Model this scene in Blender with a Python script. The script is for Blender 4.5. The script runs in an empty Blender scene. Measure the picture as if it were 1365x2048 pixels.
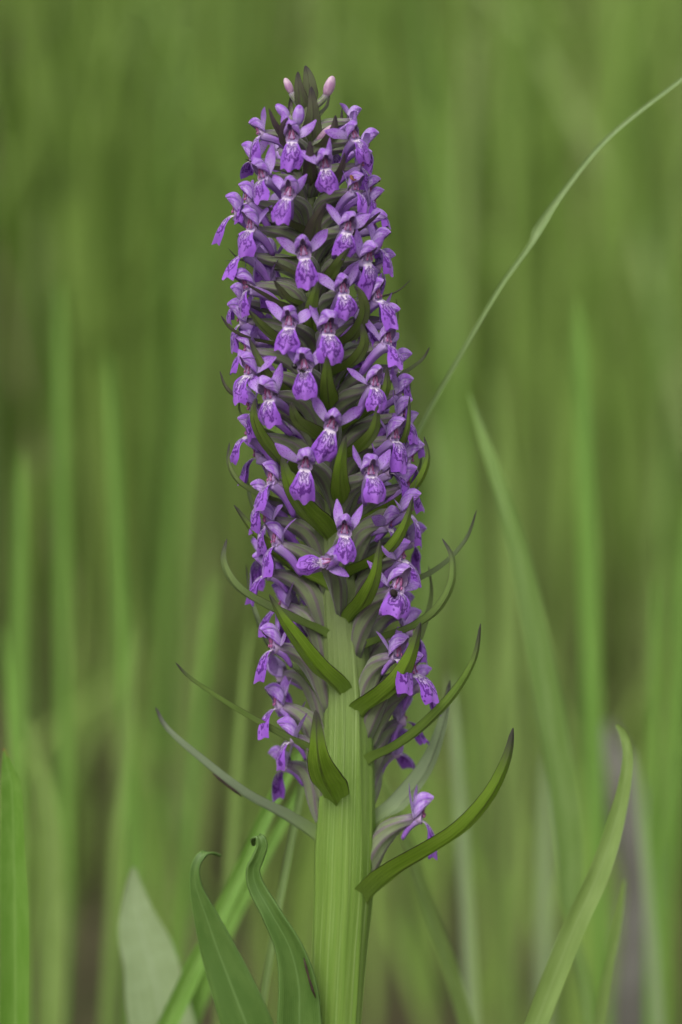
import bpy, math, random
from mathutils import Vector, Matrix, Euler

R = math.radians
random.seed(7)
scn = bpy.context.scene
COL = scn.collection

# ------------------------------------------------------------------ camera
S = 0.186 / 2048            # metres per photograph pixel at the orchid
LENS, PITCH = 110.0, 7.0
DIST = 0.093 * LENS / 18.0
CZ = 0.27
cam_d = bpy.data.cameras.new('camera')
cam = bpy.data.objects.new('camera', cam_d)
COL.objects.link(cam)
cam.location = (0, -DIST * math.cos(R(PITCH)), CZ + DIST * math.sin(R(PITCH)))
cam.rotation_euler = (R(90 - PITCH), 0, 0)
cam_d.sensor_fit = 'VERTICAL'
cam_d.sensor_height = 36
cam_d.sensor_width = 24
cam_d.lens = LENS
cam_d.clip_start = 0.02
cam_d.clip_end = 400
cam_d.dof.use_dof = True
cam_d.dof.focus_distance = DIST - 0.007
cam_d.dof.aperture_fstop = 8.0
scn.camera = cam

# ------------------------------------------------------------------ light
world = bpy.data.worlds.new('World')
scn.world = world
world.use_nodes = True
wn, wl = world.node_tree.nodes, world.node_tree.links
bg = wn['Background']
sky = wn.new('ShaderNodeTexSky')
sky.sky_type = 'NISHITA'
sky.sun_disc = False
sky.sun_elevation = R(48)
sky.sun_rotation = R(200)
sky.dust_density = 4.0
sky.air_density = 1.0
sky.ozone_density = 1.0
hsv = wn.new('ShaderNodeHueSaturation')     # an overcast sky: nearly white
hsv.inputs['Saturation'].default_value = 0.22
wl.new(sky.outputs[0], hsv.inputs['Color'])
wl.new(hsv.outputs[0], bg.inputs['Color'])
bg.inputs['Strength'].default_value = 0.14
sun_d = bpy.data.lights.new('sun', 'SUN')
sun_d.energy = 1.4
sun_d.angle = R(35)
sun_d.color = (1.0, 0.97, 0.92)
sun = bpy.data.objects.new('sun', sun_d)
COL.objects.link(sun)
sun.rotation_euler = (R(42), 0, R(-20))
sun.location = (0, 0, 3)
scn.view_settings.view_transform = 'Standard'
scn.view_settings.look = 'None'
scn.view_settings.gamma = 1.0
scn.view_settings.use_curve_mapping = False
scn.view_settings.exposure = 0.42
scn.render.engine = 'CYCLES'
scn.cycles.use_denoising = True
scn.cycles.max_bounces = 8
scn.cycles.transparent_max_bounces = 4

# ------------------------------------------------------------------ geometry helpers
CM = Matrix.Translation(cam.location) @ Euler(cam.rotation_euler).to_matrix().to_4x4()
CP = Vector(cam.location)


def P(px, py, d=0.0):
    """World point seen at photo pixel (px, py) on the plane d pixels behind the orchid axis."""
    k = 18.0 / LENS / 1024.0
    v = CM.to_3x3() @ Vector(((px - 682.5) * k, (1024 - py) * k, -1))
    t = (d * S - CP.y) / v.y
    return CP + v * t


def crom(pts, n):
    """Catmull-Rom through tuples of any length, n samples."""
    m = len(pts)
    out = []
    for i in range(n):
        t = i / (n - 1) * (m - 1)
        k = min(int(t), m - 2)
        f = t - k
        p0 = pts[max(k - 1, 0)]; p1 = pts[k]; p2 = pts[k + 1]; p3 = pts[min(k + 2, m - 1)]
        out.append(tuple(0.5 * (2 * b + (c - a) * f + (2 * a - 5 * b + 4 * c - d) * f * f + (3 * b - a - 3 * c + d) * f ** 3)
                         for a, b, c, d in zip(p0, p1, p2, p3)))
    return out


def lerp_tab(tab, x):
    if x <= tab[0][0]:
        return tab[0][1:]
    for a, b in zip(tab, tab[1:]):
        if x <= b[0]:
            f = (x - a[0]) / (b[0] - a[0])
            return tuple(p + (q - p) * f for p, q in zip(a[1:], b[1:]))
    return tab[-1][1:]


class MB:
    """Collects grids into one mesh with uvs."""
    def __init__(self):
        self.v, self.f, self.uv, self.mi, self.c = [], [], [], [], []

    def grid(self, nu, nv, fn, wrap=False, mi=0, col=None):
        o = len(self.v)
        cols = nu if wrap else nu + 1
        for j in range(nv + 1):
            for i in range(cols):
                self.v.append(tuple(fn(i / nu, j / nv)))
                if col:
                    self.c.append(col)
        for j in range(nv):
            for i in range(nu):
                i2 = (i + 1) % cols
                self.f.append((o + j * cols + i, o + j * cols + i2, o + (j + 1) * cols + i2, o + (j + 1) * cols + i))
                self.uv += [(i / nu, j / nv), ((i + 1) / nu, j / nv), ((i + 1) / nu, (j + 1) / nv), (i / nu, (j + 1) / nv)]
                self.mi.append(mi)

    def tube(self, pts, rad, n=8, mi=0, ridge=0.0, nr=6, twist=0.0, cap=True):
        pts = [Vector(p) for p in pts]
        fr = frames(pts)
        m = len(pts) - 1
        if cap:
            pts = [pts[0]] + pts + [pts[-1]]; rad = [rad[0] * 0.02] + list(rad) + [rad[-1] * 0.02]; fr = [fr[0]] + fr + [fr[-1]]
            m += 2

        def fn(u, v):
            k = round(v * m)
            a = u * 2 * math.pi
            r = rad[k] * (1 + ridge * math.cos(nr * a))
            a += twist * v
            return pts[k] + (fr[k][0] * math.cos(a) + fr[k][1] * math.sin(a)) * r
        self.grid(n, m, fn, wrap=True, mi=mi)

    def blob(self, c, rx, ry, rz, n=10, m=7, rot=None, mi=0, fuzz=0.0):
        c = Vector(c)

        def fn(u, v):
            a, b = u * 2 * math.pi, v * math.pi
            q = 1 + random.uniform(-fuzz, fuzz)
            p = Vector((rx * math.sin(b) * math.cos(a), ry * math.sin(b) * math.sin(a), rz * math.cos(b))) * q
            return c + (rot @ p if rot else p)
        self.grid(n, m, fn, wrap=True, mi=mi)

    def mesh(self, name, mats, origin=None):
        me = bpy.data.meshes.new(name)
        vs = self.v
        if origin is not None:
            vs = [(a - origin[0], b - origin[1], c - origin[2]) for a, b, c in vs]
        me.from_pydata(vs, [], self.f)
        uvl = me.uv_layers.new(name='UVMap')
        flat = [x for p in self.uv for x in p]
        uvl.data.foreach_set('uv', flat)
        if self.c:
            ca = me.color_attributes.new('tone', 'FLOAT_COLOR', 'POINT')
            ca.data.foreach_set('color', [x for c in self.c for x in c])
        for m_ in (mats if isinstance(mats, (list, tuple)) else [mats]):
            me.materials.append(m_)
        me.polygons.foreach_set('material_index', self.mi)
        me.polygons.foreach_set('use_smooth', [True] * len(me.polygons))
        me.update()
        return me


def frames(pts):
    """Parallel-transported (normal, binormal) along a polyline."""
    out, prev = [], None
    for i in range(len(pts)):
        t = (pts[min(i + 1, len(pts) - 1)] - pts[max(i - 1, 0)]).normalized()
        if prev is None:
            h = Vector((0, 1, 0)) if abs(t.y) < 0.8 else Vector((1, 0, 0))
            n = (h - t * h.dot(t)).normalized()
        else:
            n = (prev - t * prev.dot(t)).normalized()
        prev = n
        out.append((n, t.cross(n)))
    return out


def obj(name, me, parent=None, loc=(0, 0, 0), color=None):
    o = bpy.data.objects.new(name, me)
    COL.objects.link(o)
    o.location = loc
    if parent:
        o.parent = parent
    if color:
        o.color = color
    return o


def tag(o, label=None, cat=None, group=None, kind=None):
    if label: o['label'] = label
    if cat: o['category'] = cat
    if group: o['group'] = group
    if kind: o['kind'] = kind
    return o


# ------------------------------------------------------------------ materials
class NT:
    def __init__(self, name):
        self.m = bpy.data.materials.new(name)
        self.m.use_nodes = True
        self.n, self.l = self.m.node_tree.nodes, self.m.node_tree.links
        self.p = self.n['Principled BSDF']
        self.out = self.n['Material Output']

    def new(self, t, **kw):
        nd = self.n.new(t)
        for k, v in kw.items():
            setattr(nd, k, v)
        return nd

    def put(self, sock, v):
        if isinstance(v, bpy.types.NodeSocket):
            self.l.new(v, sock)
        elif isinstance(v, (tuple, list)) and len(v) == 3 and sock.type == 'RGBA':
            sock.default_value = (*v, 1)
        else:
            sock.default_value = v

    def math(self, op, a, b=0.0, c=0.0, clamp=False):
        nd = self.new('ShaderNodeMath', operation=op, use_clamp=clamp)
        self.put(nd.inputs[0], a); self.put(nd.inputs[1], b); self.put(nd.inputs[2], c)
        return nd.outputs[0]

    def mix(self, f, a, b):
        nd = self.new('ShaderNodeMix', data_type='RGBA')
        self.put(nd.inputs[0], f); self.put(nd.inputs[6], a); self.put(nd.inputs[7], b)
        return nd.outputs[2]

    def ramp(self, x, lo, hi, a=0.0, b=1.0):
        nd = self.new('ShaderNodeMapRange', interpolation_type='SMOOTHSTEP')
        self.put(nd.inputs[0], x)
        nd.inputs[1].default_value = lo; nd.inputs[2].default_value = hi
        nd.inputs[3].default_value = a; nd.inputs[4].default_value = b
        return nd.outputs[0]

    def uv(self):
        t = self.new('ShaderNodeTexCoord')
        s = self.new('ShaderNodeSeparateXYZ')
        self.l.new(t.outputs['UV'], s.inputs[0])
        return t.outputs['UV'], s.outputs[0], s.outputs[1]

    def info(self):
        o = self.new('ShaderNodeObjectInfo')
        s = self.new('ShaderNodeSeparateColor')
        self.l.new(o.outputs['Color'], s.inputs[0])
        return o.outputs['Random'], s.outputs[0], s.outputs[1], s.outputs[2]

    def vec(self, a, b, c=0.0):
        nd = self.new('ShaderNodeCombineXYZ')
        self.put(nd.inputs[0], a); self.put(nd.inputs[1], b); self.put(nd.inputs[2], c)
        return nd.outputs[0]

    def noise(self, vec, scale, detail=3, rough=0.55):
        nd = self.new('ShaderNodeTexNoise')
        if vec is not None: self.l.new(vec, nd.inputs['Vector'])
        nd.inputs['Scale'].default_value = scale
        nd.inputs['Detail'].default_value = detail
        nd.inputs['Roughness'].default_value = rough
        return nd.outputs[0]

    def voronoi(self, vec, scale, rnd=1.0):
        nd = self.new('ShaderNodeTexVoronoi')
        self.l.new(vec, nd.inputs['Vector'])
        nd.inputs['Scale'].default_value = scale
        nd.inputs['Randomness'].default_value = rnd
        sp = self.new('ShaderNodeSeparateColor')
        self.l.new(nd.outputs['Color'], sp.inputs[0])
        return nd.outputs['Distance'], sp.outputs[0]

    def bump(self, h, strength, dist):
        nd = self.new('ShaderNodeBump')
        nd.inputs['Strength'].default_value = strength
        nd.inputs['Distance'].default_value = dist
        self.l.new(h, nd.inputs['Height'])
        self.l.new(nd.outputs[0], self.p.inputs['Normal'])
        return nd.outputs[0]

    def finish(self, color, rough=0.5, trans=0.0, spec=0.4, sheen=0.0, tcol=None):
        self.put(self.p.inputs['Base Color'], color)
        self.put(self.p.inputs['Roughness'], rough)
        self.p.inputs['Specular IOR Level'].default_value = spec
        if sheen:
            self.p.inputs['Sheen Weight'].default_value = sheen
        if trans:
            tr = self.new('ShaderNodeBsdfTranslucent')
            self.put(tr.inputs['Color'], tcol if tcol is not None else color)
            mx = self.new('ShaderNodeMixShader')
            mx.inputs[0].default_value = trans
            self.l.new(self.p.outputs[0], mx.inputs[1])
            self.l.new(tr.outputs[0], mx.inputs[2])
            self.l.new(mx.outputs[0], self.out.inputs['Surface'])
        return self.m


PURPLE = (0.345, 0.135, 0.59)
DEEP = (0.20, 0.05, 0.43)
PALE = (0.56, 0.42, 0.72)
WHITE = (0.74, 0.64, 0.76)
INK = (0.085, 0.008, 0.19)


def mat_petal(name, dots, pale, edge):
    """Purple petal: paler base, darker veins and tip, dark speckles where asked."""
    t = NT(name)
    uv, u, v = t.uv()
    rnd, *_ = t.info()
    off = t.math('MULTIPLY', rnd, 37.0)
    pv = t.vec(t.math('ADD', u, off), t.math('MULTIPLY', v, 1.6), off)
    c = t.mix(t.ramp(v, 0.0, 0.75), PALE, PURPLE)
    nz = t.noise(pv, 3.0)
    c = t.mix(t.ramp(nz, 0.35, 0.7, 0.0, pale), c, PALE)
    x = t.math('ABSOLUTE', t.math('SUBTRACT', u, 0.5))
    c = t.mix(t.math('MULTIPLY', t.ramp(x, 0.28, 0.5), edge), c, DEEP)
    vein = t.math('SINE', t.math('ADD', t.math('MULTIPLY', u, 34.0), t.math('MULTIPLY', nz, 3.0)))
    c = t.mix(t.ramp(vein, 0.55, 1.0, 0.0, 0.22), c, DEEP)
    c = t.mix(t.ramp(rnd, 0.0, 1.0, 0.0, 0.28), c, DEEP)
    if dots:
        d, r = t.voronoi(pv, 9.0)
        spot = t.math('MULTIPLY', t.ramp(d, 0.2, 0.32, 1.0, 0.0), t.math('GREATER_THAN', r, 1 - dots))
        c = t.mix(t.math('MULTIPLY', spot, 0.85), c, INK)
    t.bump(vein, 0.35, 0.0001)
    return t.finish(c, 0.5, 0.28, 0.35, sheen=0.15)


M_HOOD = mat_petal('petal_hood', 0, 0.75, 0.55)
M_PETAL = mat_petal('petal_side', 0, 0.9, 0.75)
M_SEPAL = mat_petal('sepal_spotted', 0.6, 0.4, 0.35)
M_SPUR = mat_petal('spur_purple', 0, 0.2, 0.0)


def mat_lip():
    t = NT('lip_marked')
    uv, u, v = t.uv()
    rnd, *_ = t.info()
    off = t.math('MULTIPLY', rnd, 53.0)
    pv = t.vec(t.math('ADD', u, off), v, off)
    n1 = t.math('SUBTRACT', t.noise(pv, 5.0, 3), 0.5)
    n2 = t.math('SUBTRACT', t.noise(t.vec(v, t.math('ADD', u, off), off), 5.0, 3), 0.5)
    x = t.math('MULTIPLY', t.math('ABSOLUTE', t.math('SUBTRACT', u, 0.5)), 2.0)
    xd = t.math('ADD', x, t.math('MULTIPLY', n1, 0.8))
    vd = t.math('ADD', v, t.math('MULTIPLY', n2, 0.6))
    c = t.mix(t.ramp(xd, 0.15, 0.85), PURPLE, (0.28, 0.085, 0.55))
    c = t.mix(t.ramp(vd, 0.6, 1.0, 0.0, 0.5), c, (0.31, 0.095, 0.58))
    white = t.math('MULTIPLY', t.ramp(vd, 0.24, 0.58, 1.0, 0.0), t.ramp(xd, 0.4, 0.9, 1.0, 0.0))
    white = t.math('MAXIMUM', white, t.ramp(v, 0.14, 0.3, 1.0, 0.0))
    c = t.mix(white, c, WHITE)

    def loop(cx, cv, rx, rv, r, w):
        a = t.math('DIVIDE', t.math('SUBTRACT', xd, cx), rx)
        b = t.math('DIVIDE', t.math('SUBTRACT', vd, cv), rv)
        e = t.math('SQRT', t.math('ADD', t.math('MULTIPLY', a, a), t.math('MULTIPLY', b, b)))
        return t.ramp(t.math('ABSOLUTE', t.math('SUBTRACT', e, r)), w * 0.5, w, 1.0, 0.0)
    ln = t.math('MAXIMUM', loop(0.36, 0.50, 0.38, 0.25, 1.0, 0.24), loop(0.36, 0.46, 0.36, 0.25, 0.45, 0.2))
    d, r = t.voronoi(t.vec(t.math('MULTIPLY', t.math('ADD', u, off), 1.2), v, off), 8.5)
    dot = t.math('MULTIPLY', t.ramp(d, 0.22, 0.34, 1.0, 0.0), t.math('GREATER_THAN', r, 0.35))
    dot = t.math('MULTIPLY', dot, t.math('MULTIPLY', t.ramp(v, 0.25, 0.35), t.ramp(v, 0.86, 0.95, 1.0, 0.0)))
    ink = t.math('MULTIPLY', t.math('MAXIMUM', ln, dot), 0.9)
    c = t.mix(ink, c, INK)
    t.bump(t.noise(pv, 14.0, 2), 0.4, 0.0002)
    return t.finish(c, 0.55, 0.25, 0.3, sheen=0.15)


M_LIP = mat_lip()


def mat_plain(name, col, rough=0.5, trans=0.0, var=0.25, col2=None, scale=400):
    t = NT(name)
    g = t.new('ShaderNodeTexCoord').outputs['Object']
    nz = t.noise(g, scale, 3)
    c2 = col2 or tuple(x * (1 - var) for x in col)
    c = t.mix(t.ramp(nz, 0.35, 0.68), col, c2)
    t.bump(nz, 0.3, 0.0002)
    return t.finish(c, rough, trans)


M_THROAT = mat_plain('throat_pale', (0.60, 0.47, 0.66), 0.5, 0.2, col2=(0.48, 0.30, 0.58))
M_MAUVE = mat_plain('anther_mauve', (0.20, 0.035, 0.14), 0.4, 0, col2=(0.28, 0.08, 0.2))
M_BUD = mat_plain('bud_pink', (0.56, 0.42, 0.48), 0.5, 0.1, col2=(0.36, 0.18, 0.33), scale=420)
M_WITHER = mat_plain('withered_brown', (0.25, 0.10, 0.03), 0.7, 0, col2=(0.09, 0.03, 0.01), scale=900)
M_TORN = mat_plain('torn_dark', (0.045, 0.025, 0.015), 0.8, 0, col2=(0.015, 0.009, 0.006), scale=1500)
M_BLACK = mat_plain('insect_black', (0.006, 0.004, 0.004), 0.25, 0)
M_FUZZ = mat_plain('insect_fuzz', (0.02, 0.012, 0.01), 0.9, 0)


def mat_ovary():
    t = NT('ovary_ribbed')
    uv, u, v = t.uv()
    rnd, *_ = t.info()
    g = t.vec(t.math('MULTIPLY', u, 6.0), v, t.math('MULTIPLY', rnd, 20.0))
    rib = t.math('COSINE', t.math('MULTIPLY', u, 2 * math.pi * 6))
    nz = t.noise(g, 5.0, 4)
    c = t.mix(t.ramp(nz, 0.3, 0.7), (0.16, 0.205, 0.085), (0.13, 0.14, 0.09))
    c = t.mix(t.ramp(rib, 0.1, 1.0, 0.0, 0.7), c, (0.115, 0.07, 0.11))
    c = t.mix(t.ramp(v, 0.72, 1.0, 0.0, 0.8), c, (0.19, 0.10, 0.25))
    t.bump(t.noise(g, 40.0, 2), 0.4, 0.0001)
    return t.finish(c, 0.5, 0, 0.4, sheen=0.25)


M_OVARY = mat_ovary()


def mat_bract():
    """Green lanceolate bract: purple-black edge and tip; object colour R = purple, G = silvery."""
    t = NT('bract_green')
    uv, u, v = t.uv()
    rnd, pur, sil, drk = t.info()
    off = t.math('MULTIPLY', rnd, 29.0)
    pv = t.vec(t.math('MULTIPLY', u, 3.0), t.math('MULTIPLY', v, 2.0), off)
    n1 = t.noise(pv, 2.5, 4)
    fine = t.noise(t.vec(t.math('MULTIPLY', u, 9.0), t.math('MULTIPLY', v, 5.0), off), 9.0, 3)
    c = t.mix(t.ramp(n1, 0.3, 0.7), (0.16, 0.285, 0.015), (0.235, 0.37, 0.035))
    c = t.mix(sil, c, (0.36, 0.44, 0.29))
    c = t.mix(t.ramp(fine, 0.5, 0.8, 0.0, 0.25), c, (0.08, 0.13, 0.015))
    vein = t.math('SINE', t.math('ADD', t.math('MULTIPLY', u, 70.0), t.math('MULTIPLY', n1, 3.0)))
    c = t.mix(t.ramp(vein, 0.3, 1.0, 0.0, 0.2), c, (0.045, 0.08, 0.015))
    # purple wash: stronger to the tip and for upper bracts
    wash = t.math('MULTIPLY', t.math('MULTIPLY', t.math('SUBTRACT', pur, 0.25, clamp=True), 1.35), t.ramp(t.math('ADD', t.math('MULTIPLY', n1, 0.7), t.math('MULTIPLY', v, 0.35)), 0.22, 0.62), clamp=True)
    c = t.mix(wash, c, (0.10, 0.052, 0.085))
    mid = t.math('ABSOLUTE', t.math('SUBTRACT', u, 0.5))
    streak = t.math('MULTIPLY', t.ramp(mid, 0.0, 0.09, 1.0, 0.0), t.ramp(n1, 0.4, 0.6))
    c = t.mix(t.math('MULTIPLY', streak, 0.7), c, (0.035, 0.035, 0.02))
    c = t.mix(t.ramp(v, 0.1, 0.42, 0.9, 0.0), c, (0.185, 0.285, 0.05))
    e = t.math('ADD', mid, t.math('MULTIPLY', fine, 0.05))
    edge = t.math('MULTIPLY', t.ramp(e, 0.475, 0.515), t.math('MULTIPLY', t.ramp(v, 0.15, 0.4), t.math('SUBTRACT', 1.0, t.math('MULTIPLY', sil, 0.8))))
    c = t.mix(t.math('MULTIPLY', edge, 0.9), c, (0.035, 0.01, 0.03))
    tip = t.ramp(t.math('ADD', v, t.math('MULTIPLY', n1, 0.16)), 0.84, 1.06)
    c = t.mix(t.math('MULTIPLY', tip, t.math('SUBTRACT', 0.9, t.math('MULTIPLY', drk, 0.9))), c, (0.05, 0.03, 0.05))
    t.bump(t.math('ADD', fine, t.math('MULTIPLY', vein, 0.08)), 0.5, 0.00025)
    return t.finish(c, 0.48, 0.3, 0.45)


M_BRACT = mat_bract()


def mat_stem():
    t = NT('stem_striped')
    uv, u, v = t.uv()
    g = t.vec(t.math('MULTIPLY', u, 60.0), t.math('MULTIPLY', v, 9.0), 0.0)
    n1 = t.noise(g, 1.0, 4)
    fine = t.noise(t.vec(t.math('MULTIPLY', u, 160.0), t.math('MULTIPLY', v, 160.0), 0.0), 1.5, 3)
    str_ = t.noise(t.vec(t.math('MULTIPLY', u, 110.0), t.math('MULTIPLY', v, 2.6), 3.0), 1.0, 3, 0.7)
    c = t.mix(t.ramp(n1, 0.35, 0.7), (0.125, 0.22, 0.03), (0.16, 0.255, 0.045))
    c = t.mix(t.ramp(str_, 0.575, 0.63, 0.0, 0.75), c, (0.29, 0.39, 0.14))
    c = t.mix(t.ramp(str_, 0.30, 0.42, 0.5, 0.0), c, (0.11, 0.205, 0.02))
    c = t.mix(t.ramp(v, 0.38, 0.60), c, (0.165, 0.215, 0.075))     # upper stem turns grey-green
    c = t.mix(t.ramp(v, 0.85, 1.0, 0.0, 0.6), c, (0.12, 0.11, 0.08))
    c = t.mix(t.ramp(fine, 0.5, 0.8, 0.0, 0.3), c, (0.12, 0.19, 0.03))
    t.bump(t.math('ADD', t.math('MULTIPLY', fine, 0.5), str_), 0.5, 0.0004)
    return t.finish(c, 0.45, 0, 0.45)


M_STEM = mat_stem()


def mat_leaf(name, a, b, rib, trans=0.22, gloss=0.42, nv=22, cut=False):
    t = NT(name)
    uv, u, v = t.uv()
    rnd, *_ = t.info()
    off = t.math('MULTIPLY', rnd, 17.0)
    n1 = t.noise(t.vec(t.math('MULTIPLY', u, 2.0), t.math('MULTIPLY', v, 9.0), off), 1.6, 4)
    c = t.mix(t.ramp(n1, 0.3, 0.72), a, b)
    vein = t.math('SINE', t.math('MULTIPLY', u, 2 * math.pi * nv))
    c = t.mix(t.ramp(vein, 0.3, 1.0, 0.0, 0.25), c, rib)
    mid = t.math('ABSOLUTE', t.math('SUBTRACT', u, 0.5))
    c = t.mix(t.ramp(mid, 0.01, 0.04, 0.5, 0.0), c, rib)
    c = t.mix(t.ramp(mid, 0.47, 0.5, 0.0, 0.35), c, rib)
    if cut:       # dried brown tip along the slanting cut
        c = t.mix(t.math('MULTIPLY', t.ramp(v, 0.07, 0.10, 1.0, 0.0), t.ramp(u, 0.72, 0.9)), c, (0.22, 0.13, 0.05))
        c = t.mix(t.ramp(v, 0.02, 0.035, 1.0, 0.0), c, (0.24, 0.14, 0.05))
    t.bump(t.math('ADD', vein, n1), 0.25, 0.0002)
    return t.finish(c, gloss, trans, 0.45)


M_LEAF = mat_leaf('orchid_leaf', (0.07, 0.145, 0.022), (0.10, 0.185, 0.035), (0.17, 0.28, 0.085))
M_BLADE = mat_leaf('grass_blade_fresh', (0.12, 0.25, 0.03), (0.17, 0.32, 0.055), (0.26, 0.40, 0.12), nv=9)
M_BLADE_CUT = mat_leaf('grass_blade_cut', (0.10, 0.22, 0.02), (0.14, 0.27, 0.04), (0.20, 0.33, 0.08), nv=9, cut=True)
M_BLADE_Y = mat_leaf('grass_blade_yellow', (0.155, 0.24, 0.05), (0.20, 0.295, 0.075), (0.27, 0.36, 0.13), nv=9)
M_BLADE_P = mat_leaf('leaf_pale', (0.24, 0.32, 0.145), (0.28, 0.365, 0.18), (0.33, 0.41, 0.24), nv=7)
M_STALK = mat_leaf('grass_stalk_green', (0.16, 0.25, 0.07), (0.20, 0.29, 0.10), (0.26, 0.34, 0.14), nv=4)
M_REED = mat_leaf('reed_leaf', (0.18, 0.30, 0.065), (0.23, 0.35, 0.10), (0.27, 0.38, 0.14), nv=9)
M_DEAD = mat_plain('dead_stalk', (0.14, 0.135, 0.115), 0.8, 0, col2=(0.085, 0.08, 0.065), scale=60)


def mat_field():
    t = NT('meadow_grass')
    a = t.new('ShaderNodeAttribute', attribute_name='tone')
    uv, u, v = t.uv()
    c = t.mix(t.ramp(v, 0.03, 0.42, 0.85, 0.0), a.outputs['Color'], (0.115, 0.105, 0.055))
    return t.finish(c, 0.5, 0.3, 0.35)


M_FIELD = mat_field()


def mat_ground():
    t = NT('ground_litter')
    g = t.new('ShaderNodeTexCoord').outputs['Object']
    n1 = t.noise(g, 9.0, 5)
    n2 = t.noise(g, 60.0, 4)
    c = t.mix(t.ramp(n1, 0.35, 0.65), (0.075, 0.055, 0.035), (0.05, 0.065, 0.02))
    c = t.mix(t.ramp(n2, 0.5, 0.7, 0.0, 0.6), c, (0.17, 0.135, 0.08))
    t.bump(n2, 0.6, 0.02)
    return t.finish(c, 0.9, 0, 0.2)


M_GROUND = mat_ground()

# ------------------------------------------------------------------ ground
gm = MB()
gm.grid(40, 40, lambda u, v: ((u - .5) * 240, (v - .5) * 240, 0.0))
ground = tag(obj('ground', gm.mesh('ground', M_GROUND)), kind='structure')

# ------------------------------------------------------------------ meadow grass (nobody could count it)
fb = MB()
rf = random.Random(11)
tones = [((0.17, 0.275, 0.05), 4), ((0.225, 0.34, 0.068), 5), ((0.265, 0.38, 0.09), 3.5), ((0.30, 0.385, 0.14), 1.5), ((0.11, 0.18, 0.04), 1.0), ((0.25, 0.22, 0.12), 0.8)]


def field_blade(x, y, h, w, seg=6):
    az = rf.uniform(0, 2 * math.pi)
    lean = rf.choice([rf.uniform(0.02, 0.14), rf.uniform(0.02, 0.14), rf.uniform(0.1, 0.4)]) * h
    bend = rf.choice([0, 0, 0, 0.12, 0.22, 0.4]) * h * rf.uniform(0.4, 1)
    face = rf.uniform(-1.0, 1.0)
    wd = Vector((math.cos(face), math.sin(face), 0)) * w * 0.5
    dx, dy = math.cos(az), math.sin(az)
    tone = rf.choices([t[0] for t in tones], [t[1] for t in tones])[0]
    k = rf.uniform(0.8, 1.2)
    col = (tone[0] * k, tone[1] * k, tone[2] * k, 1)

    def fn(u, v):
        off = lean * v + bend * v ** 3
        p = Vector((x + dx * off, y + dy * off, h * v - bend * 0.5 * v ** 4))
        ww = (0.55 + 0.45 * min(1, v * 4)) * (1 - v ** 3) + 0.02
        return p + wd * (u - 0.5) * 2 * ww
    fb.grid(1, seg, fn, col=col)


n_f = 0
for i in range(52000):
    y = 0.75 + 9.0 * rf.random() ** 1.3
    half = 0.35 + 0.34 * (y + 0.6)
    x = rf.uniform(-half, half)
    # clumps: thin the meadow where the noise is low
    c = math.sin(x * 7.1 + 2.3 * math.sin(y * 3.1)) * math.sin(y * 5.3 + 1.7 * math.sin(x * 4.3))
    if rf.random() > 0.55 + 0.45 * c:
        continue
    near = min(1, max(0, (y - 0.2) / 1.2))
    h = rf.uniform(0.30, 0.55) * (1 - near) + rf.uniform(0.45, 0.95) * near
    if y > 5: h = rf.uniform(0.7, 1.25)
    field_blade(x, y, h, rf.uniform(0.0025, 0.0065) * (1 + 0.08 * y))
    n_f += 1
for i in range(4000):
    y = 0.35 + 2.6 * rf.random() ** 0.9
    x = rf.uniform(-1, 1) * (0.25 + 0.3 * (y + 0.6))
    field_blade(x, y, rf.uniform(0.06, 0.2), rf.uniform(0.003, 0.006), 4)
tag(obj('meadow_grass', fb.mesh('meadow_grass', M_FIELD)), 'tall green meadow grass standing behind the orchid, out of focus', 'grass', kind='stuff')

# ------------------------------------------------------------------ the orchid
STEM = [  # photo y, axis x, half width
    (150, 612, 5), (250, 612, 9), (400, 618, 15), (600, 630, 21), (800, 648, 27), (1000, 668, 33), (1100, 677, 36),
    (1200, 684, 41), (1300, 692, 46), (1400, 697, 51), (1500, 696, 55), (1600, 693, 58), (1700, 690, 61), (1780, 688, 60), (1900, 680, 57), (2048, 672, 54), (2300, 664, 56)]


def axis_at(py):
    return lerp_tab(STEM, py)


RAD = [(150, 30), (220, 75), (350, 108), (500, 128), (700, 142), (950, 152), (1200, 158), (1700, 160)]


def spike_r(py):
    return lerp_tab(RAD, py)[0]


base_w = P(664, 2300)
BASE = Vector((base_w.x - 0.002, 0.0, 0.0))
orchid = tag(bpy.data.objects.new('marsh_orchid', None),
             'purple flowered orchid spike with thick ribbed green stem and curved pointed bracts', 'orchid')
COL.objects.link(orchid)
orchid.location = BASE
orchid.empty_display_size = 0.02


def part(name, mb, mats, origin=None, color=None, parent=None):
    origin = Vector(origin) if origin is not None else Vector(mb.v[0])
    return obj(name, mb.mesh(name, mats, origin), parent or orchid, origin - BASE, color)


# stem: angular, with ribs running down from the bract bases
ribs = [(-1.25, .07, .10), (-0.72, .05, .09), (-0.28, .085, .07), (0.10, .05, .08), (0.52, .08, .09), (1.0, .06, .1), (1.55, .07, .12), (2.2, .07, .14), (2.9, .06, .14), (-2.5, .07, .13), (-1.9, .06, .12)]
ys = [150 + (2300 - 150) * k / 90 for k in range(91)][::-1]
sp = [(P(axis_at(y)[0], y), axis_at(y)[1] * S, y) for y in ys]
z0 = sp[0][0].z
sp = [(Vector((BASE.x, 0, -0.01)).lerp(sp[0][0], k / 12), sp[0][1] * (1.15 - 0.15 * k / 12), 2300) for k in range(12)] + sp
sm = MB()


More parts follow.
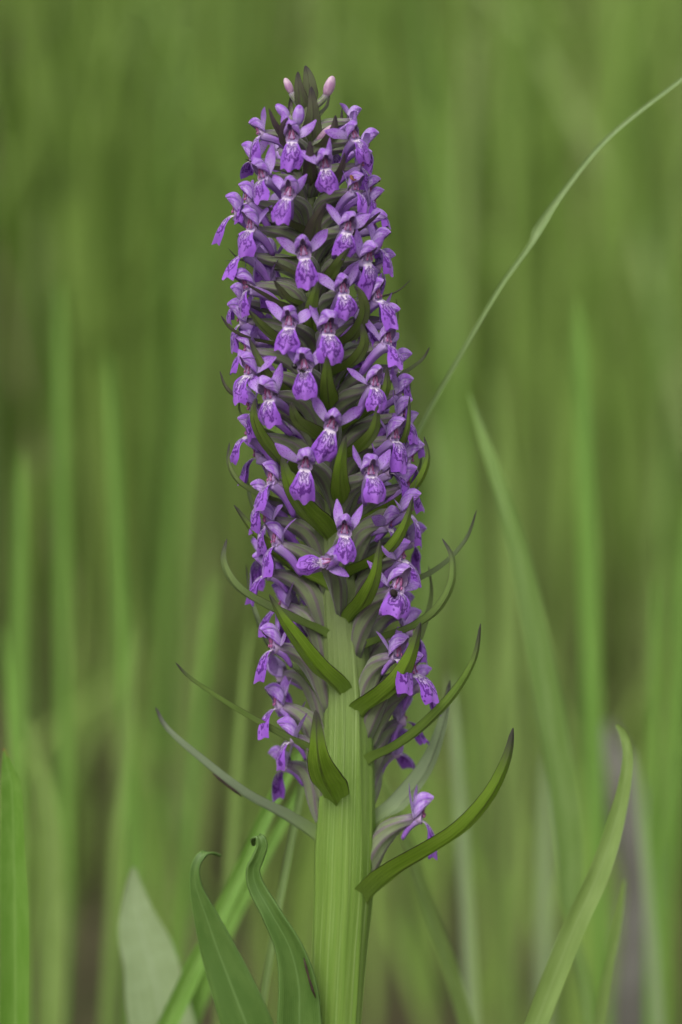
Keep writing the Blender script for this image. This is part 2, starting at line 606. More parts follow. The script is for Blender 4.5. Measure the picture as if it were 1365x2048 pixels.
def stem_fn(u, v):
    k = round(v * (len(sp) - 1))
    c, r, y = sp[k]
    a = u * 2 * math.pi + math.pi / 2       # u = 0.5 faces the camera
    b = a - 1.5 * math.pi                   # 0 = camera side
    q = 0.955
    for ang, amp, w in ribs:
        d = (b - ang - 0.00035 * (y - 1500) - 0.1 * math.sin(y * 0.006 + ang * 5) + math.pi) % (2 * math.pi) - math.pi
        q += amp * (0.7 + 0.4 * math.sin(y * 0.011 + ang * 9)) * math.exp(-(d / w) ** 2)
    return c + Vector((math.cos(a), math.sin(a), 0)) * r * q


sm.grid(96, len(sp) - 1, stem_fn, wrap=True)
part('stem', sm, M_STEM, BASE)


# ---- flower variants (local pixels: x right, -y forward, z up)
def V(r, f, u):
    return Vector((r * S, -f * S, u * S))


def leafy(mb, path, widths, side, n=10, m=6, cup=0.25, curl=0.0):
    """A petal along path (list of (r,f,u)); side = width direction."""
    pts = [Vector(p) for p in crom(path, n + 1)]
    ws = [w[0] for w in crom([(w,) for w in widths], n + 1)]
    sd = Vector(side).normalized()

    def fn(u, v):
        k = round(v * n)
        t = (pts[min(k + 1, n)] - pts[max(k - 1, 0)]).normalized()
        b = (sd - t * sd.dot(t)).normalized()
        nn = t.cross(b)
        s = (u - 0.5) * 2
        q = pts[k] + b * s * ws[k] + nn * (cup * s * s * ws[k] + curl * math.sin(v * 3) * s * ws[k])
        return V(q.x, q.y, q.z)
    mb.grid(m, n, fn)


def flower_variant(k):
    r = random.Random(100 + k)
    out = {}
    hw = r.uniform(16.5, 19)
    nod = r.uniform(1, 6)
    length = r.uniform(35, 42)

    def hood(a0, a1, grow, cut, m=10):
        mb = MB()
        lining = [False]

        def fn(u, v):
            a = a0 + (a1 - a0) * u
            e = min(1, v * 1.0)
            w = hw * grow * (0.92 if lining[0] else 1) * (math.sin(math.pi * (0.16 + 0.76 * e)) ** 0.75) * (1 + 0.05 * math.sin(5 * a + k))
            f = -6 + length * e - cut * (1 - math.cos(a)) * e
            base = 1 + 17 * e - nod * e ** 3
            return V(w * math.sin(a), f, base + w * 1.38 * math.cos(a) * (1 if math.cos(a) > 0 else 0.55))
        mb.grid(m, 10, fn)
        lining[0] = True
        mb.grid(m, 10, fn, mi=1)
        return mb
    out['dorsal_sepal'] = [(hood(-0.85, 0.85, 1.06, 4).mesh('dorsal_sepal', [M_HOOD, M_THROAT]))]
    out['petal'] = [hood(0.45, 1.85, 0.98, 10).mesh('petal', [M_PETAL, M_THROAT]), hood(-0.45, -1.85, 0.98, 10).mesh('petal', [M_PETAL, M_THROAT])]
    # spreading lateral sepals
    out['sepal'] = []
    for s in (-1, 1):
        a = r.uniform(0.15, 1.1)
        ln = r.uniform(48, 60)
        bk = r.uniform(-12, 6)
        mb = MB()
        p0 = (s * 9, -2, 4)
        d = (s * math.sin(a), math.cos(a))
        path = [p0, (p0[0] + d[0] * ln * .35, 0, p0[2] + d[1] * ln * .35), (p0[0] + d[0] * ln * .7, bk * .4, p0[2] + d[1] * ln * .7), (p0[0] + d[0] * ln, bk, p0[2] + d[1] * ln + r.uniform(-3, 5))]
        tw = r.uniform(-0.7, 0.7)
        leafy(mb, path, [5, r.uniform(9, 12), r.uniform(8, 11), 1.5], (math.cos(a) * math.cos(tw), math.sin(tw), -s * math.sin(a) * math.cos(tw)), cup=r.uniform(-0.35, 0.35))
        out['sepal'].append(mb.mesh('sepal', M_SEPAL))
    # lip
    mb = MB()
    pl = [Vector(p) for p in crom([(0, 4, -7), (0, 13, -13), (r.uniform(-2, 2), 21, -28), (r.uniform(-3, 3), 22 + r.uniform(-3, 3), -47), (r.uniform(-5, 5), 17 + r.uniform(-5, 6), -63 - r.uniform(0, 7))], 15)]
    wl_ = [w[0] for w in crom([(9,), (13,), (20,), (26,), (21,)], 15)]
    fold = r.uniform(0.28, 0.6)
    r_lobe = r.uniform(1.5, 4.2)
    ph = r.uniform(0, 6)

    def lip(u, v):
        i = round(v * 14)
        s = (u - 0.5) * 2
        c = pl[i]
        w = wl_[i]
        lobes = r_lobe * (max(0, v - 0.6) / 0.4) * (math.cos(s * 2 * math.pi * 0.92) - 0.4) - 4 * max(0, v - 0.55) * abs(s) ** 3
        ripple = 1.7 * math.sin(7 * s + ph + 5 * v) * v
        return V(c.x + s * w, c.y - fold * w * abs(s) ** 1.8 * (0.25 + 0.9 * v) + ripple, c.z - lobes + 5 * abs(s) ** 2 * v)
    mb.grid(16, 14, lip)
    out['lip'] = [mb.mesh('lip', M_LIP)]
    # spur
    mb = MB()
    dr = r.uniform(14, 34)
    pts = crom([(0, 3, -7), (0, -14, -11), (0, -38, -14 - dr * .3), (r.uniform(-5, 5), -66, -18 - dr)], 10)
    mb.tube([V(*p) for p in pts], [x * S for x in (10, 10.5, 10.5, 10, 9.5, 9, 8.5, 7.5, 6.5, 4.5)], 10)
    out['spur'] = [mb.mesh('spur', M_SPUR)]
    # column: pale hood plate with two mauve anther lobes
    mb = MB()
    mb.blob(V(0, 4, 8), 8 * S, 7 * S, 12 * S, mi=0)
    for s in (-1, 1):
        mb.blob(V(s * 3.3, 11, 9), 2.5 * S, 2.6 * S, 7.5 * S, 8, 6, mi=1, rot=Euler((0.2, s * -0.16, 0)).to_matrix())
        mb.blob(V(s * 5.5, 10, -1.5), 1.8 * S, 2.2 * S, 3.2 * S, 8, 5, mi=1)
    out['column'] = [mb.mesh('column', [M_THROAT, M_MAUVE])]
    # the flower's own mesh: the pale throat cup
    mb = MB()

    def cup(u, v):
        a = u * 2 * math.pi
        rr = 3 + 11 * v ** 0.6
        return V(rr * math.cos(a), -9 + 15 * v + (3 * math.sin(a) if v > 0.5 else 0), -3 + rr * math.sin(a) * 0.8)
    mb.grid(14, 6, cup, wrap=True)
    out['flower'] = mb.mesh('flower', M_THROAT)
    return out


VARS = [flower_variant(k) for k in range(14)]
fr_ = random.Random(5)


def bez(p, n):
    a, b, c, d = p
    out = []
    for i in range(n):
        t = i / (n - 1)
        out.append(a * (1 - t) ** 3 + b * 3 * t * (1 - t) ** 2 + c * 3 * t * t * (1 - t) + d * t ** 3)
    return out


def ovary_mesh(start, end, out_dir, fdir, thick, M):
    ln = (end - start).length
    pts = bez([start, start + (Vector((0, 0, 1)) * 0.55 + out_dir * 0.12) * ln, end - fdir * ln * 0.38, end], 12)
    rad = [thick * x * S for x in (9, 13, 16, 17.5, 18, 17.5, 17, 15.5, 14, 12, 10.5, 9)]
    mb = MB()
    mb.tube([M @ p for p in pts], rad, 24, ridge=0.11, nr=6, twist=1.6)
    return mb.mesh('ovary', M_OVARY)


def flower(x, y, yaw, roll=0, pitch=0, sc=1.0, label=None, drop=None, thick=1.0):
    var = VARS[fr_.randrange(len(VARS))]
    az = R(yaw + (fr_.uniform(-14, 14)))
    rt = spike_r(y)
    d = -rt * math.cos(az)
    pos = P(x, y, d)
    rot = Matrix.Rotation(az, 4, 'Z') @ Matrix.Rotation(R(pitch - 11 + fr_.uniform(-14, 14)), 4, 'X') @ Matrix.Rotation(R(roll + fr_.uniform(-17, 17)), 4, 'Y')
    sc *= fr_.uniform(0.95, 1.08) * (1.2 if y > 1130 else 1.06 if y > 620 else 0.86 + 0.16 * min(1, max(0, (y - 220) / 300)))
    W = Matrix.Translation(pos) @ rot @ Matrix.Diagonal((sc, sc, sc, 1))
    root = obj('flower', var['flower'], orchid)
    root.matrix_local = Matrix.Translation(-BASE) @ W
    if label: root['label'] = label
    for key in ('dorsal_sepal', 'petal', 'sepal', 'lip', 'spur', 'column'):
        for me in var[key]:
            c_ = obj(key, me, root)
            if key == 'spur' and y > 1130:
                c_.scale = (0.8, 0.5, 0.7)
            if key == 'lip':
                q_ = fr_.uniform(0.82, 1.1)
                c_.scale = (fr_.uniform(0.82, 1.05), 1, q_)
                c_.rotation_euler = (R(fr_.uniform(-12, 12)), 0, R(fr_.uniform(-12, 12)))
    # ovary from the stem to the flower
    drop = drop or (55 + 45 * min(1, max(0, (y - 250) / 500)) + (30 if y > 1130 else 0))
    thick *= 1.18 if y > 1130 else 1.0
    ax, rs = axis_at(y + drop)
    out_dir = Vector((math.sin(az), -math.cos(az), 0))
    start = P(ax, y + drop) + out_dir * rs * 0.75 * S
    end = W @ V(0, -5, -2)
    fdir = (W.to_3x3() @ Vector((0, -1, 0))).normalized()
    inv = W.inverted()
    obj('ovary', ovary_mesh(start, end, out_dir, fdir, thick * (0.62 + 0.38 * min(1, (y - 150) / 700)) / 1.0 * 1 / sc, inv), root)
    return root


FLOWERS = [  # photo x, y of the mouth, yaw, roll, pitch
    (586, 277, -8, -8), (650, 331, 6, 4), (578, 391, -10, 0), (524, 265, -62), (530, 353, -52), (706, 275, 48), (706, 379, 58),
    (507, 455, -45), (476, 425, -98), (693, 458, 22), (738, 453, 82), (728, 290, 102), (733, 384, 100), (510, 318, -105), (702, 240, 118, 0, -10, .85),
    (608, 509, -4), (684, 582, 18), (580, 649, -20), (654, 661, 8, 8), (611, 737, -4), (501, 572, -58), (486, 602, -88), (732, 516, 42),
    (751, 595, 58, 0, -15), (770, 684, 46), (746, 770, 30, -8), (757, 530, 92), (503, 745, -60), (542, 792, -42, 0, 8), (664, 851, -4, 14),
    (611, 930, -12), (740, 947, 16), (690, 1064, 0), (785, 875, 44), (503, 868, -72), (548, 962, -62), (540, 1040, -84), (808, 971, 70), (798, 785, 82),
    (774, 1047, 72), (650, 1125, -6, 84, 0, .85), (790, 1177, 32, 28), (541, 1145, -80), (553, 1292, -62), (566, 1350, -112, 0, 20), (795, 1225, 122),
    (790, 1310, 68), (832, 1372, 92), (585, 1225, -130), (586, 1475, -72), (573, 1530, -112), (785, 1502, 132), (836, 1632, 70, 0, 0, 1.12),
    # behind the spike, seen in the gaps
    (560, 300, -150), (660, 300, 160), (560, 420, 172), (690, 430, 140), (540, 520, -140), (700, 520, 150), (620, 470, 180), (560, 680, -150), (720, 690, 140), (650, 600, 175),
    (590, 850, -155), (760, 850, 135), (680, 780, 178), (600, 1010, -150), (760, 1000, 150), (690, 930, 180), (620, 1150, -160), (740, 1120, 150), (820, 1080, 95),
    (500, 400, -85), (498, 505, -78), (488, 640, -88), (500, 700, -70), (508, 815, -85), (520, 910, -90), (530, 1000, -78), (556, 1085, -70), (572, 1210, -85), (560, 1410, -95), (718, 330, 75), (742, 410, 88), (752, 490, 72), (768, 640, 86), (790, 735, 78), (800, 830, 72), (815, 920, 84), (812, 1020, 80), (800, 1115, 75), (815, 1260, 95), (820, 1345, 75), (800, 1440, 110), (545, 560, -75), (720, 640, 75), (775, 940, 85), (515, 680, -95), (815, 860, 95), (528, 1110, -115)]
FOBJ = []
for f in FLOWERS:
    FOBJ.append(flower(*f))


# ---- bracts
def bract(pts, W, flag='f', pur=0.3, sil=0.0, twist=0.0, d1=None, thick=0.00035, name='bract', tipless=0.0, cup=0.42, label=None):
    bx_, by_ = pts[0]
    W *= 1.18 if by_ > 320 else 1.35
    pts = [(bx_ + 0.35 * (axis_at(by_)[0] - bx_), by_ + (40 if by_ > 500 else 14))] + list(pts)
    tx, ty = pts[-1]
    ax, rs = axis_at(by_)
    axt, _ = axis_at(ty)
    rad = spike_r(ty) * 1.32
    dx = tx - axt
    if d1 is None:
        d1 = math.sqrt(max(rad * rad - dx * dx, 30 * 30))
        d1 = -d1 if flag == 'f' else d1
    dxb = bx_ - ax
    d0 = math.sqrt(max(rs * rs - dxb * dxb, 0)) * 1.02
    d0 = -d0 if d1 < 0 else d0
    n = 24
    t0 = 1.0 / (len(pts) - 1)
    pp = crom(pts, n + 1)
    P3 = []
    for i, (x, y) in enumerate(pp):
        t = i / n
        q = max(0, (t - t0) / (1 - t0))
        P3.append(P(x, y, d0 * min(1, 0.5 + 0.5 * t / t0) + (d1 - d0) * (1 - (1 - q) ** 1.9)))
    az = math.atan2(dx, -d1)
    az *= 0.5 if abs(az) < 1.75 else 1.0
    tg = Vector((math.cos(az + twist), math.sin(az + twist), 0))

    wob = random.Random(int(bx_ * 7 + by_))
    ph1, ph2 = wob.uniform(0, 6), wob.uniform(0, 6)

    def wid(t):
        return W * 0.5 * S * (0.12 + 0.5 * t / t0 if t < t0 else 0.62 + 0.38 * min(1, (t - t0) / 0.16)) * (max(0, 1 - max(0, t - 0.2) / 0.8) ** 0.8 * 0.97 + 0.03)

    def fn(u, v):
        k = round(v * n)
        t = (P3[min(k + 1, n)] - P3[max(k - 1, 0)]).normalized()
        b = (tg - t * tg.dot(t)).normalized()
        nn = t.cross(b)
        s = (u - 0.5) * 2
        w = wid(v) * (1 + 0.05 * math.sin(13 * v + (ph1 if s > 0 else ph2)))
        return P3[k] + b * s * w - nn * ((cup + 0.7 * max(0, 1 - v / (1.8 * t0))) * (abs(s) ** 1.0) * w) * (-1)
    mb = MB()
    mb.grid(12, n, fn)
    o = part(name, mb, M_BRACT, P3[0], (pur, sil, tipless, 1))
    if label: o['label'] = label
    return o


BRACTS = [
    ([(685, 1020), (680, 950), (692, 872)], 50, 'f', .25),
    ([(655, 1080), (612, 1025), (580, 975), (564, 913)], 68, 'f', .2),
    ([(655, 1180), (600, 1150), (551, 1112), (505, 1064), (468, 1010)], 62, 'f', .3),
    ([(680, 1388), (640, 1345), (599, 1290), (565, 1240), (539, 1189)], 60, 'f', .25),
    ([(700, 1244), (730, 1205), (752, 1150), (761, 1080)], 52, 'f', .2),
    ([(700, 1155), (745, 1130), (785, 1098), (812, 1050), (827, 993)], 50, 'f', .25),
    ([(726, 1432), (762, 1402), (797, 1368), (825, 1310), (842, 1245)], 76, 'f', .15),
    ([(672, 1608), (648, 1560), (636, 1505), (632, 1420)], 80, 'f', .25),
    ([(736, 1806), (764, 1774), (805, 1743), (870, 1704), (929, 1660), (985, 1590), (1018, 1515), (1027, 1456)], 88, 'f', .05, 0, 0, -130),
    ([(632, 1684), (567, 1638), (484, 1590), (400, 1523), (333, 1461), (311, 1414)], 66, 'f', .1, .9, 0, 60),
    ([(645, 1525), (600, 1495), (556, 1471), (467, 1419), (383, 1361), (351, 1325)], 46, 'f', .2, .2, 0, -50),
    ([(652, 1275), (591, 1245), (531, 1216), (482, 1185), (454, 1149), (445, 1113), (454, 1078)], 44, 'f', .35, .3, 0, -60),
    ([(740, 1528), (801, 1495), (857, 1450), (912, 1389), (951, 1318), (962, 1247)], 50, 'f', .2, .1, 0, -60),
    ([(722, 1304), (772, 1279), (833, 1256), (877, 1222), (905, 1169), (906, 1113), (885, 1077)], 42, 'f', .3, .2, 0, -50),
    ([(735, 1195), (780, 1185), (821, 1169), (865, 1149), (905, 1117), (938, 1073), (954, 1020)], 40, 'b', .4, .5, 0, 50),
    ([(750, 1651), (801, 1612), (857, 1534), (890, 1438), (901, 1361)], 60, 'b', .2, .7, .45, 90),
    ([(760, 1400), (815, 1330), (850, 1262), (866, 1190), (858, 1131)], 40, 'b', .4, .2, 0, 90),
    ([(600, 1350), (541, 1300), (511, 1234), (497, 1180), (492, 1129)], 30, 'b', .4, .5, 0, 90),
    ([(630, 1022), (582, 1013), (516, 992), (475, 964), (456, 925), (459, 885)], 32, 'f', .45, .2, 0, -45),
    ([(600, 1100), (523, 1050), (501, 1006), (494, 972), (496, 944)], 26, 'b', .5, .3, 0, 80),
    ([(600, 955), (561, 925), (524, 880), (507, 834), (511, 796)], 44, 'f', .4),
    ([(640, 885), (610, 858), (592, 838), (582, 804)], 48, 'f', .5, 0, .3),
    ([(690, 928), (725, 897), (750, 860), (756, 810)], 50, 'f', .4),
    ([(705, 1068), (757, 1032), (809, 1000), (843, 961), (858, 915), (849, 873)], 42, 'f', .3),
    ([(680, 868), (740, 826), (772, 785), (775, 734)], 46, 'f', .4),
    ([(660, 825), (655, 770), (654, 712)], 46, 'f', .35),
    ([(600, 815), (562, 785), (525, 740), (498, 676)], 50, 'f', .5),
    ([(605, 720), (549, 680), (519, 650), (498, 620)], 46, 'f', .5),
    ([(627, 670), (624, 620), (637, 562)], 46, 'f', .35),
    ([(600, 625), (560, 612), (529, 592), (489, 567)], 34, 'f', .8),
    ([(625, 570), (600, 555), (575, 543), (547, 524)], 36, 'f', .7),
    ([(660, 757), (705, 730), (730, 690), (724, 648)], 44, 'f', .5),
    ([(655, 705), (705, 678), (730, 630), (724, 592), (709, 570)], 36, 'f', .6),
    ([(600, 700), (532, 687), (489, 676), (460, 658), (442, 631)], 28, 'f', .8, 0, 0, -40),
    ([(600, 840), (530, 820), (473, 796), (450, 773), (440, 742)], 26, 'f', .8, .1, 0, -20),
    ([(680, 610), (730, 602), (770, 594), (799, 582), (823, 559)], 26, 'b', .8, 0, 0, 40),
    ([(700, 740), (760, 700), (789, 661), (798, 631), (793, 598)], 22, 'b', .6, .4, 0, 60),
    ([(700, 800), (750, 785), (786, 763), (822, 740), (848, 718), (860, 694)], 28, 'f', .6, .4, 0, -20),
    ([(620, 522), (560, 518), (500, 520), (450, 522)], 22, 'f', .8, .1, 0, -50),
    ([(610, 545), (540, 540), (480, 520), (456, 496)], 20, 'b', .9, 0, 0, 40),
    ([(625, 505), (630, 450), (653, 405)], 46, 'f', .85),
    ([(670, 492), (710, 468), (740, 446), (762, 424)], 30, 'f', .95),
    ([(655, 575), (670, 540), (700, 495)], 44, 'f', .5),
    ([(622, 378), (620, 330), (621, 281)], 38, 'f', .9),
    ([(622, 290), (627, 230), (623, 173)], 40, 'f', .75, .25),
    ([(606, 222), (598, 180), (596, 143)], 30, 'f', .8, .2),
    ([(618, 205), (619, 165), (611, 131)], 38, 'f', .7, .25, 0, -20),
    ([(588, 310), (570, 285), (567, 255), (576, 235)], 26, 'f', .95),
    ([(590, 300), (565, 275), (548, 245), (538, 217)], 22, 'f', .95),
    ([(632, 310), (655, 290), (669, 262), (672, 230)], 34, 'f', .85),
    ([(650, 300), (676, 280), (684, 250), (685, 216)], 24, 'b', .9),
    ([(650, 395), (672, 365), (685, 335), (690, 305)], 28, 'f', .9),
    ([(610, 470), (572, 448), (552, 430), (536, 413)], 36, 'f', .85),
    ([(760, 945), (798, 905), (817, 858), (820, 792)], 30, 'f', .45, 0, 0, -60),
    ([(560, 880), (499, 851), (477, 820), (482, 780)], 26, 'b', .6, 0, 0, 50),
    ([(780, 1010), (830, 960), (845, 920), (840, 890)], 22, 'b', .6, .2, 0, 70),
    ([(640, 235), (655, 215), (661, 188)], 22, 'b', .8, .2, 0, 30),
    ([(578, 230), (580, 205), (584, 180)], 20, 'b', .9, .2, 0, 20),
    ([(740, 860), (800, 830), (822, 790), (818, 737)], 22, 'b', .6, .3, 0, 70),
    ([(600, 345), (540, 335), (510, 328), (490, 318)], 22, 'f', .95, 0, 0, -40),
    ([(605, 620), (575, 600), (560, 580), (548, 560)], 30, 'f', .7),
]
BOBJ = [bract(*b) for b in BRACTS]
mb = MB()      # dark torn margin of the long silvery bract
tp = [P(x, y, 20) for x, y in ((426, 1547), (438, 1557), (454, 1570), (470, 1582), (484, 1593))]
mb.tube(tp, [1 * S, 3 * S, 2.4 * S, 3 * S, 1.2 * S], 6)
mb.v = [tuple(Vector(v) - BASE - BOBJ[9].location) for v in mb.v]
obj('torn_edge', mb.mesh('torn_edge', M_TORN), BOBJ[9])

# ---- buds at the tip
def bud(x, y, d, rx, rz, lean, hood=False):
    mb = MB()
    c = P(x, y, d)
    rot = Euler((0, R(lean), 0)).to_matrix()

    def fn(u, v):
        a = u * 2 * math.pi
        b = v * math.pi
        r = rx * S * math.sin(b) ** 0.8 * (1 + 0.07 * math.cos(3 * a)) * (1 - 0.6 * max(0, v - 0.45) ** 1.3)
        return c + rot @ Vector((r * math.cos(a), r * math.sin(a), rz * S * -math.cos(b)))
    mb.grid(14, 12, fn, wrap=True)
    o = part('flower_bud', mb, M_HOOD if hood else M_BUD, c)
    mb = MB()
    foot = c + rot @ Vector((0, 0, -rz * S * 0.85))
    axp = P(axis_at(y + 70)[0], y + 70)
    mb.tube([v for v in bez([axp, axp + Vector((0, 0, 25 * S)), foot - rot @ Vector((0, 0, 20 * S)), foot], 8)], [6 * S, 6 * S, 6.5 * S, 7 * S, 7 * S, 7 * S, 6.5 * S, 6 * S], 8)
    mb.v = [tuple(Vector(q) - c) for q in mb.v]
    obj('stalk', mb.mesh('stalk', M_OVARY), o)
    return o


bud(577, 172, 10, 8, 17, -24)
bud(659, 172, 5, 11, 21, 20)
bud(597, 230, -58, 12, 20, 8, True)
bud(565, 222, -10, 10, 18, -45, True)
bud(652, 266, -10, 9, 24, 48)

# withered brown anther tips on two flowers
for fo, off in ((FOBJ[6], V(-22, 16, 16)), (FOBJ[12], V(6, 22, 24))):
    mb = MB()
    pts = [off + V(6 * math.cos(t * 1.1), 2 * t, 5 * math.sin(t * 1.1)) for t in range(6)]
    mb.tube(pts, [2 * S, 3.5 * S, 4 * S, 3.2 * S, 2.5 * S, 1 * S], 7)
    obj('withered_tip', mb.mesh('withered_tip', M_WITHER), fo)

# ---- the orchid's leaves
def ribbon(path, n=40, m=8, cup=0.2, side=None, twist=(0, 0), fold=0.0, ground=None):
    """Leaf strip mesh; path rows are (photo x, y, depth px, half width px)."""
    rows = crom(path, n + 1)
    P3 = [P(r[0], r[1], r[2]) for r in rows]
    W = [max(0.5, r[3]) * S for r in rows]
    if ground is not None:          # carry on down to the soil
        g = Vector(ground)
        a, w = P3[-1], W[-1]
        dirn = (P3[-1] - P3[-4])
        k = 10
        b = a + dirn.normalized() * (a - g).length * 0.4
        for i in range(1, k + 1):
            t = i / k
            P3.append(a * (1 - t) ** 2 + b * 2 * t * (1 - t) + g * t * t)
            W.append(w * (1 - 0.35 * t))
    n = len(P3) - 1
    sd = Vector(side or (1, 0, 0))
    mb = MB()

    def fn(u, v):
        k = round(v * n)
        t = (P3[min(k + 1, n)] - P3[max(k - 1, 0)]).normalized()
        a = twist[0] + (twist[1] - twist[0]) * v
        q = Matrix.Rotation(a, 3, t) @ sd
        b = (q - t * q.dot(t)).normalized()
        nn = t.cross(b)
        if nn.y > 0: nn = -nn
        s = (u - 0.5) * 2
        e_ = 1 + 0.045 * math.sin(19 * v + 2 * s + W[-1] * 9e4) * abs(s)
        return P3[k] + b * s * W[k] * e_ + nn * W[k] * (cup * s * s + fold * abs(s))
    mb.grid(m, n, fn)
    return mb, P3


def orchid_leaf(path, label, **kw):
    mb, P3 = ribbon(path, ground=(BASE.x + kw.pop('gx', 0), kw.pop('gy', 0), 0.03), **kw)
    o = part('leaf', mb, M_LEAF, P3[-1])
    o['label'] = label
    so = o.modifiers.new('thickness', 'SOLIDIFY'); so.thickness = 0.0004; so.offset = 0
    return o, P3


orchid_leaf([(441, 1712, 10, 2), (425, 1706, -5, 5), (405, 1710, -15, 8), (391, 1735, -20, 9), (393, 1775, -20, 13), (412, 1830, -15, 24), (440, 1910, -10, 37), (490, 2040, -10, 52), (545, 2180, -5, 58)],
            'broad green leaf with thin tip curled over sideways', cup=0.12, gx=-0.003)
lf2, _ = orchid_leaf([(508, 1690, -60, 3), (507, 1678, -75, 5), (518, 1674, -85, 8), (525, 1690, -88, 10), (517, 1715, -85, 11), (507, 1740, -80, 13), (514, 1775, -80, 16), (545, 1830, -85, 20), (580, 1895, -80, 28), (598, 1970, -75, 38), (600, 2060, -70, 44), (610, 2200, -60, 48)],
            'green leaf twisted and hooked at its tip with torn brown edge', cup=0.45, gy=-0.004)
# torn brown edge of that leaf
mb = MB()
tp = [P(x, y, -104) for x, y in ((608, 1916), (613, 1935), (618, 1955), (625, 1978), (632, 1996))]
mb.tube(tp, [1.2 * S, 3 * S, 2.2 * S, 3.2 * S, 1 * S], 6)
mb.v = [tuple(Vector(v) - BASE - lf2.location) for v in mb.v]
obj('torn_edge', mb.mesh('torn_edge', M_TORN), lf2)


# ------------------------------------------------------------------ separate blades and stalks of other plants
def blade(name, path, mat, label, cat='grass', group=None, g=None, **kw):
    last = P(path[-1][0], path[-1][1], path[-1][2])
    gp = g or (last.x + 0.01 * (1 if last.x > 0 else -1), last.y + 0.004, -0.004)
    mb, P3 = ribbon(path, ground=gp, **kw)
    o = Vector(gp)
    ob = obj(name, mb.mesh(name, mat, o), None, o)
    tag(ob, label, cat, group)
    return ob


blade('grass_shoot', [(1233, 1450, 120, 3), (1247, 1472, 120, 8), (1255, 1520, 115, 11), (1242, 1605, 110, 15), (1203, 1732, 100, 22), (1148, 1856, 95, 24), (1085, 2015, 90, 24), (1030, 2160, 80, 22)],
      M_BLADE_Y, 'pale green blade bending over at its tip, leaning right of the orchid', cup=0.3)
blade('grass_shoot', [(8, 1497, 130, 2), (16, 1535, 130, 12), (24, 1580, 130, 22), (28, 1700, 130, 26), (30, 1850, 130, 30), (32, 2100, 130, 32)],
      M_BLADE_CUT, 'upright green blade with brown slanting cut tip', fold=0.25)
blade('leafy_plant', [(268, 1735, 620, 4), (270, 1790, 620, 26), (285, 1870, 610, 52), (310, 1960, 600, 66), (330, 2080, 590, 74)],
      M_BLADE_P, 'broad pale grey-green leaf with blurred pointed tip', 'leaf', cup=0.2)
blade('grass_stalk', [(1420, 110, 330, 4), (1365, 157, 320, 4), (1220, 272, 300, 5), (1130, 380, 290, 6), (1078, 456, 285, 10), (1060, 490, 280, 6), (1000, 575, 275, 5), (920, 712, 270, 5), (850, 838, 265, 5), (770, 1010, 255, 6), (690, 1240, 250, 7), (620, 1500, 250, 8), (560, 1800, 250, 8)],
      M_STALK, 'long thin grass stalk arching from behind the orchid to upper right', n=70, cup=0.4)
blade('reed', [(940, 790, 900, 2), (965, 870, 880, 10), (1005, 990, 860, 18), (1045, 1130, 850, 24), (1078, 1290, 850, 29), (1105, 1450, 850, 32), (1128, 1600, 850, 34), (1140, 1720, 850, 31), (1143, 1800, 850, 24), (1145, 1850, 850, 14), (1165, 1950, 850, 15), (1180, 2070, 850, 15)],
      M_REED, 'long blurred reed leaf folded along its middle, rising to a point', n=50, fold=0.5)
blade('grass_shoot', [(700, 1360, 420, 8), (640, 1440, 420, 10), (560, 1575, 420, 14), (480, 1745, 410, 17), (400, 1915, 400, 20), (320, 2080, 400, 22)],
      M_BLADE, 'straight green blade slanting behind the left bracts, the sharper of a crossing pair', fold=0.2)
blade('grass_shoot', [(690, 1430, 700, 6), (600, 1580, 700, 10), (520, 1730, 700, 14), (440, 1890, 700, 18), (370, 2080, 700, 20)],
      M_BLADE, 'straight blurred blade slanting behind the left bracts, the softer of a crossing pair', fold=0.2)
blade('grass_shoot', [(770, 1560, 600, 4), (815, 1680, 600, 13), (855, 1800, 600, 15), (905, 1950, 600, 17), (945, 2090, 600, 18)],
      M_BLADE_Y, 'yellow green blade leaning left under the large lower bract', fold=0.2)
blade('grass_shoot', [(1250, 1760, 500, 3), (1240, 1830, 500, 8), (1220, 1930, 500, 12), (1195, 2080, 500, 14)],
      M_BLADE_Y, 'short yellowish blade right of the reed leaf stalk', fold=0.2)
blade('grass_shoot', [(60, 1440, 1500, 5), (92, 1580, 1500, 22), (108, 1760, 1500, 30), (102, 2000, 1500, 34)],
      M_BLADE_Y, 'pale blurred upright blade beside the cut green blade', fold=0.2)

# dead stalk, grey, far out of focus
mb = MB()
tp = [P(1215, 1450, 3500), P(1255, 1600, 3500), P(1285, 1760, 3500), P(1275, 1930, 3500), P(1268, 2000, 3500)]
tp.append(Vector((tp[-1].x, tp[-1].y, -0.01)))
mb.tube(tp, [20 * S, 60 * S, 70 * S, 70 * S, 76 * S, 80 * S], 10)
tag(obj('dead_stalk', mb.mesh('dead_stalk', M_DEAD, tp[-1]), None, tp[-1]), 'thick grey dead stalk standing blurred behind the grass', 'stalk')

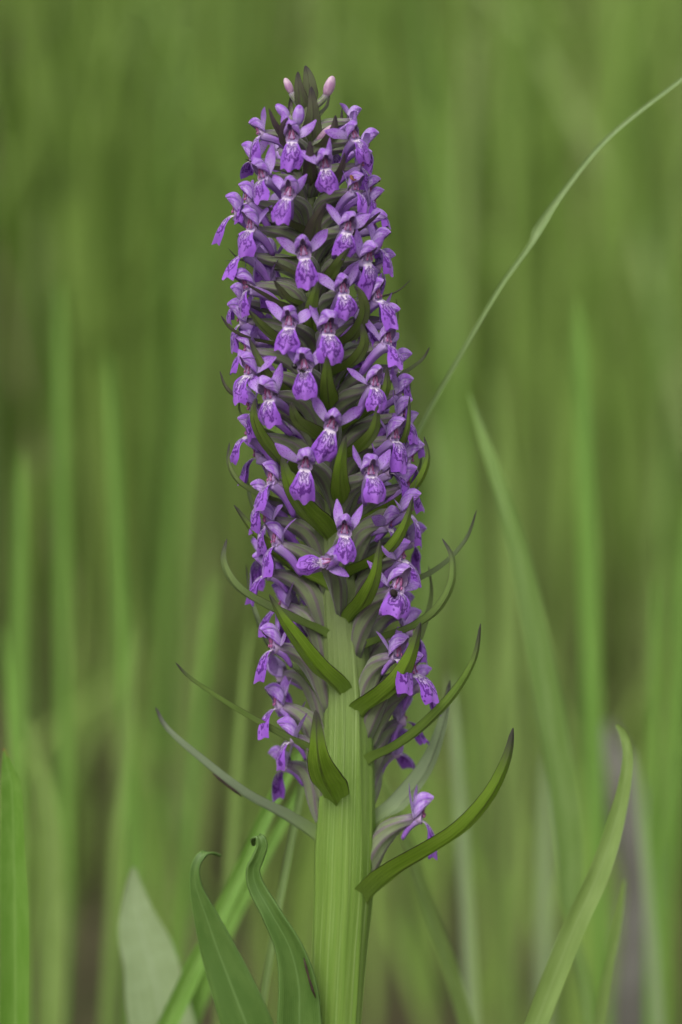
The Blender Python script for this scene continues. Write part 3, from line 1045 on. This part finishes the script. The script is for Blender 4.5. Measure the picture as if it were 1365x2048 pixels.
# soft individual blades that read as streaks in the meadow
rs_ = random.Random(3)
STREAKS = [(265, 700, 2400, 17, 0), (130, 560, 3000, 16, 0), (1190, 600, 2400, 22, 0), (1020, 900, 2800, 16, 1), (30, 900, 2300, 18, 0), (430, 1250, 1500, 11, 1),
           (200, 1250, 2000, 13, 1), (345, 1150, 2600, 14, 0), (960, 1350, 1700, 14, 2), (1330, 800, 2600, 18, 0), (1300, 1150, 2000, 14, 0), (60, 1250, 1600, 12, 0), (1080, 1500, 2400, 20, 2), (1345, 1500, 1500, 14, 2)]
STREAKS += [(rs_.uniform(0, 1365), rs_.uniform(-100, 900), rs_.uniform(3500, 9000), rs_.uniform(10, 18), rs_.choice([0, 0, 0, 1])) for _ in range(8)]
for x, y, d, w, c in STREAKS:
    lean = rs_.uniform(-90, 90)
    q = 1 + d * S / DIST
    path = [(x + lean, y, d, 3), (x + lean * .8, y + 120, d, w * .7 * q ** .4), (x + lean * .4, y + 500, d, w * q ** .4), (x, y + 1000, d, w * q ** .4)]
    last = P(*path[-1][:3])
    while P(*path[-1][:3]).z < 0.02:
        path = [(px_, y + (py_ - y) * 0.9, d_, w_) for px_, py_, d_, w_ in path]
    blade('grass_shoot', path, (M_BLADE, M_BLADE_Y, M_BLADE_P)[c], ('soft blurred fresh green grass blade standing upright in the meadow behind', 'soft blurred yellow green grass blade standing upright in the meadow behind', 'soft blurred pale grey green grass blade standing upright in the meadow behind')[c], group=('blurred fresh green blades', 'blurred yellow green blades', 'blurred pale blades')[c], n=14, m=2, fold=0.2, twist=(rs_.uniform(-.5, .5), 0))

# ------------------------------------------------------------------ insects
ant = MB()
c0 = P(601, 742, -175)


def A(r, f, u):
    return c0 + V(r, f, u)


ant.blob(A(-11, 2, 9), 5.2 * S, 5 * S, 6.4 * S, 12, 8, rot=Euler((0, -0.9, 0)).to_matrix())
ant.blob(A(-3.5, 1, 3.5), 1.8 * S, 1.8 * S, 1.8 * S)
ant.blob(A(1, 1, 0.5), 4.4 * S, 2.8 * S, 2.8 * S, rot=Euler((0, 0.5, 0)).to_matrix())
ant.blob(A(7, 1, -1), 3.6 * S, 3.3 * S, 3.1 * S)
for s, (ex, eu) in zip((-1, -1, -1, 1, 1, 1), ((-9, -8), (-2, -11), (8, -10), (12, 9), (4, 10), (20, 6))):
    ant.tube([A(1, 1, 0.5), A(ex * .5 + 1, 4, eu * .35 + (3 if s > 0 else -1)), A(ex, 0, eu * .8), A(ex * 1.15, -3, eu)], [0.8 * S, 0.8 * S, 0.6 * S, 0.45 * S], 5)
for eu in (3, -3):
    ant.tube([A(9, 2, 0), A(13, 3, eu), A(17, 2, eu * .6 - 2)], [0.5 * S] * 3, 5)
tag(obj('ant', ant.mesh('ant', M_BLACK, c0), None, c0), 'tiny shiny black ant crawling on a purple flower', 'ant')

bug = MB()
c1 = P(788, 1186, -168)
bug.blob(c1, 7 * S, 6 * S, 8.5 * S, 16, 10, rot=Euler((0, -0.6, 0)).to_matrix(), fuzz=0.12)
rb = random.Random(8)
for i in range(90):
    a, b = rb.uniform(0, 6.28), math.acos(rb.uniform(-1, 1))
    dv = Vector((math.sin(b) * math.cos(a), math.sin(b) * math.sin(a), math.cos(b)))
    bug.tube([c1 + dv * 5.5 * S, c1 + dv * rb.uniform(7.5, 10.5) * S], [0.5 * S, 0.15 * S], 3, cap=False)
tag(obj('beetle', bug.mesh('beetle', M_FUZZ, c1), None, c1), 'small round fuzzy black insect lodged in a flower mouth', 'insect')
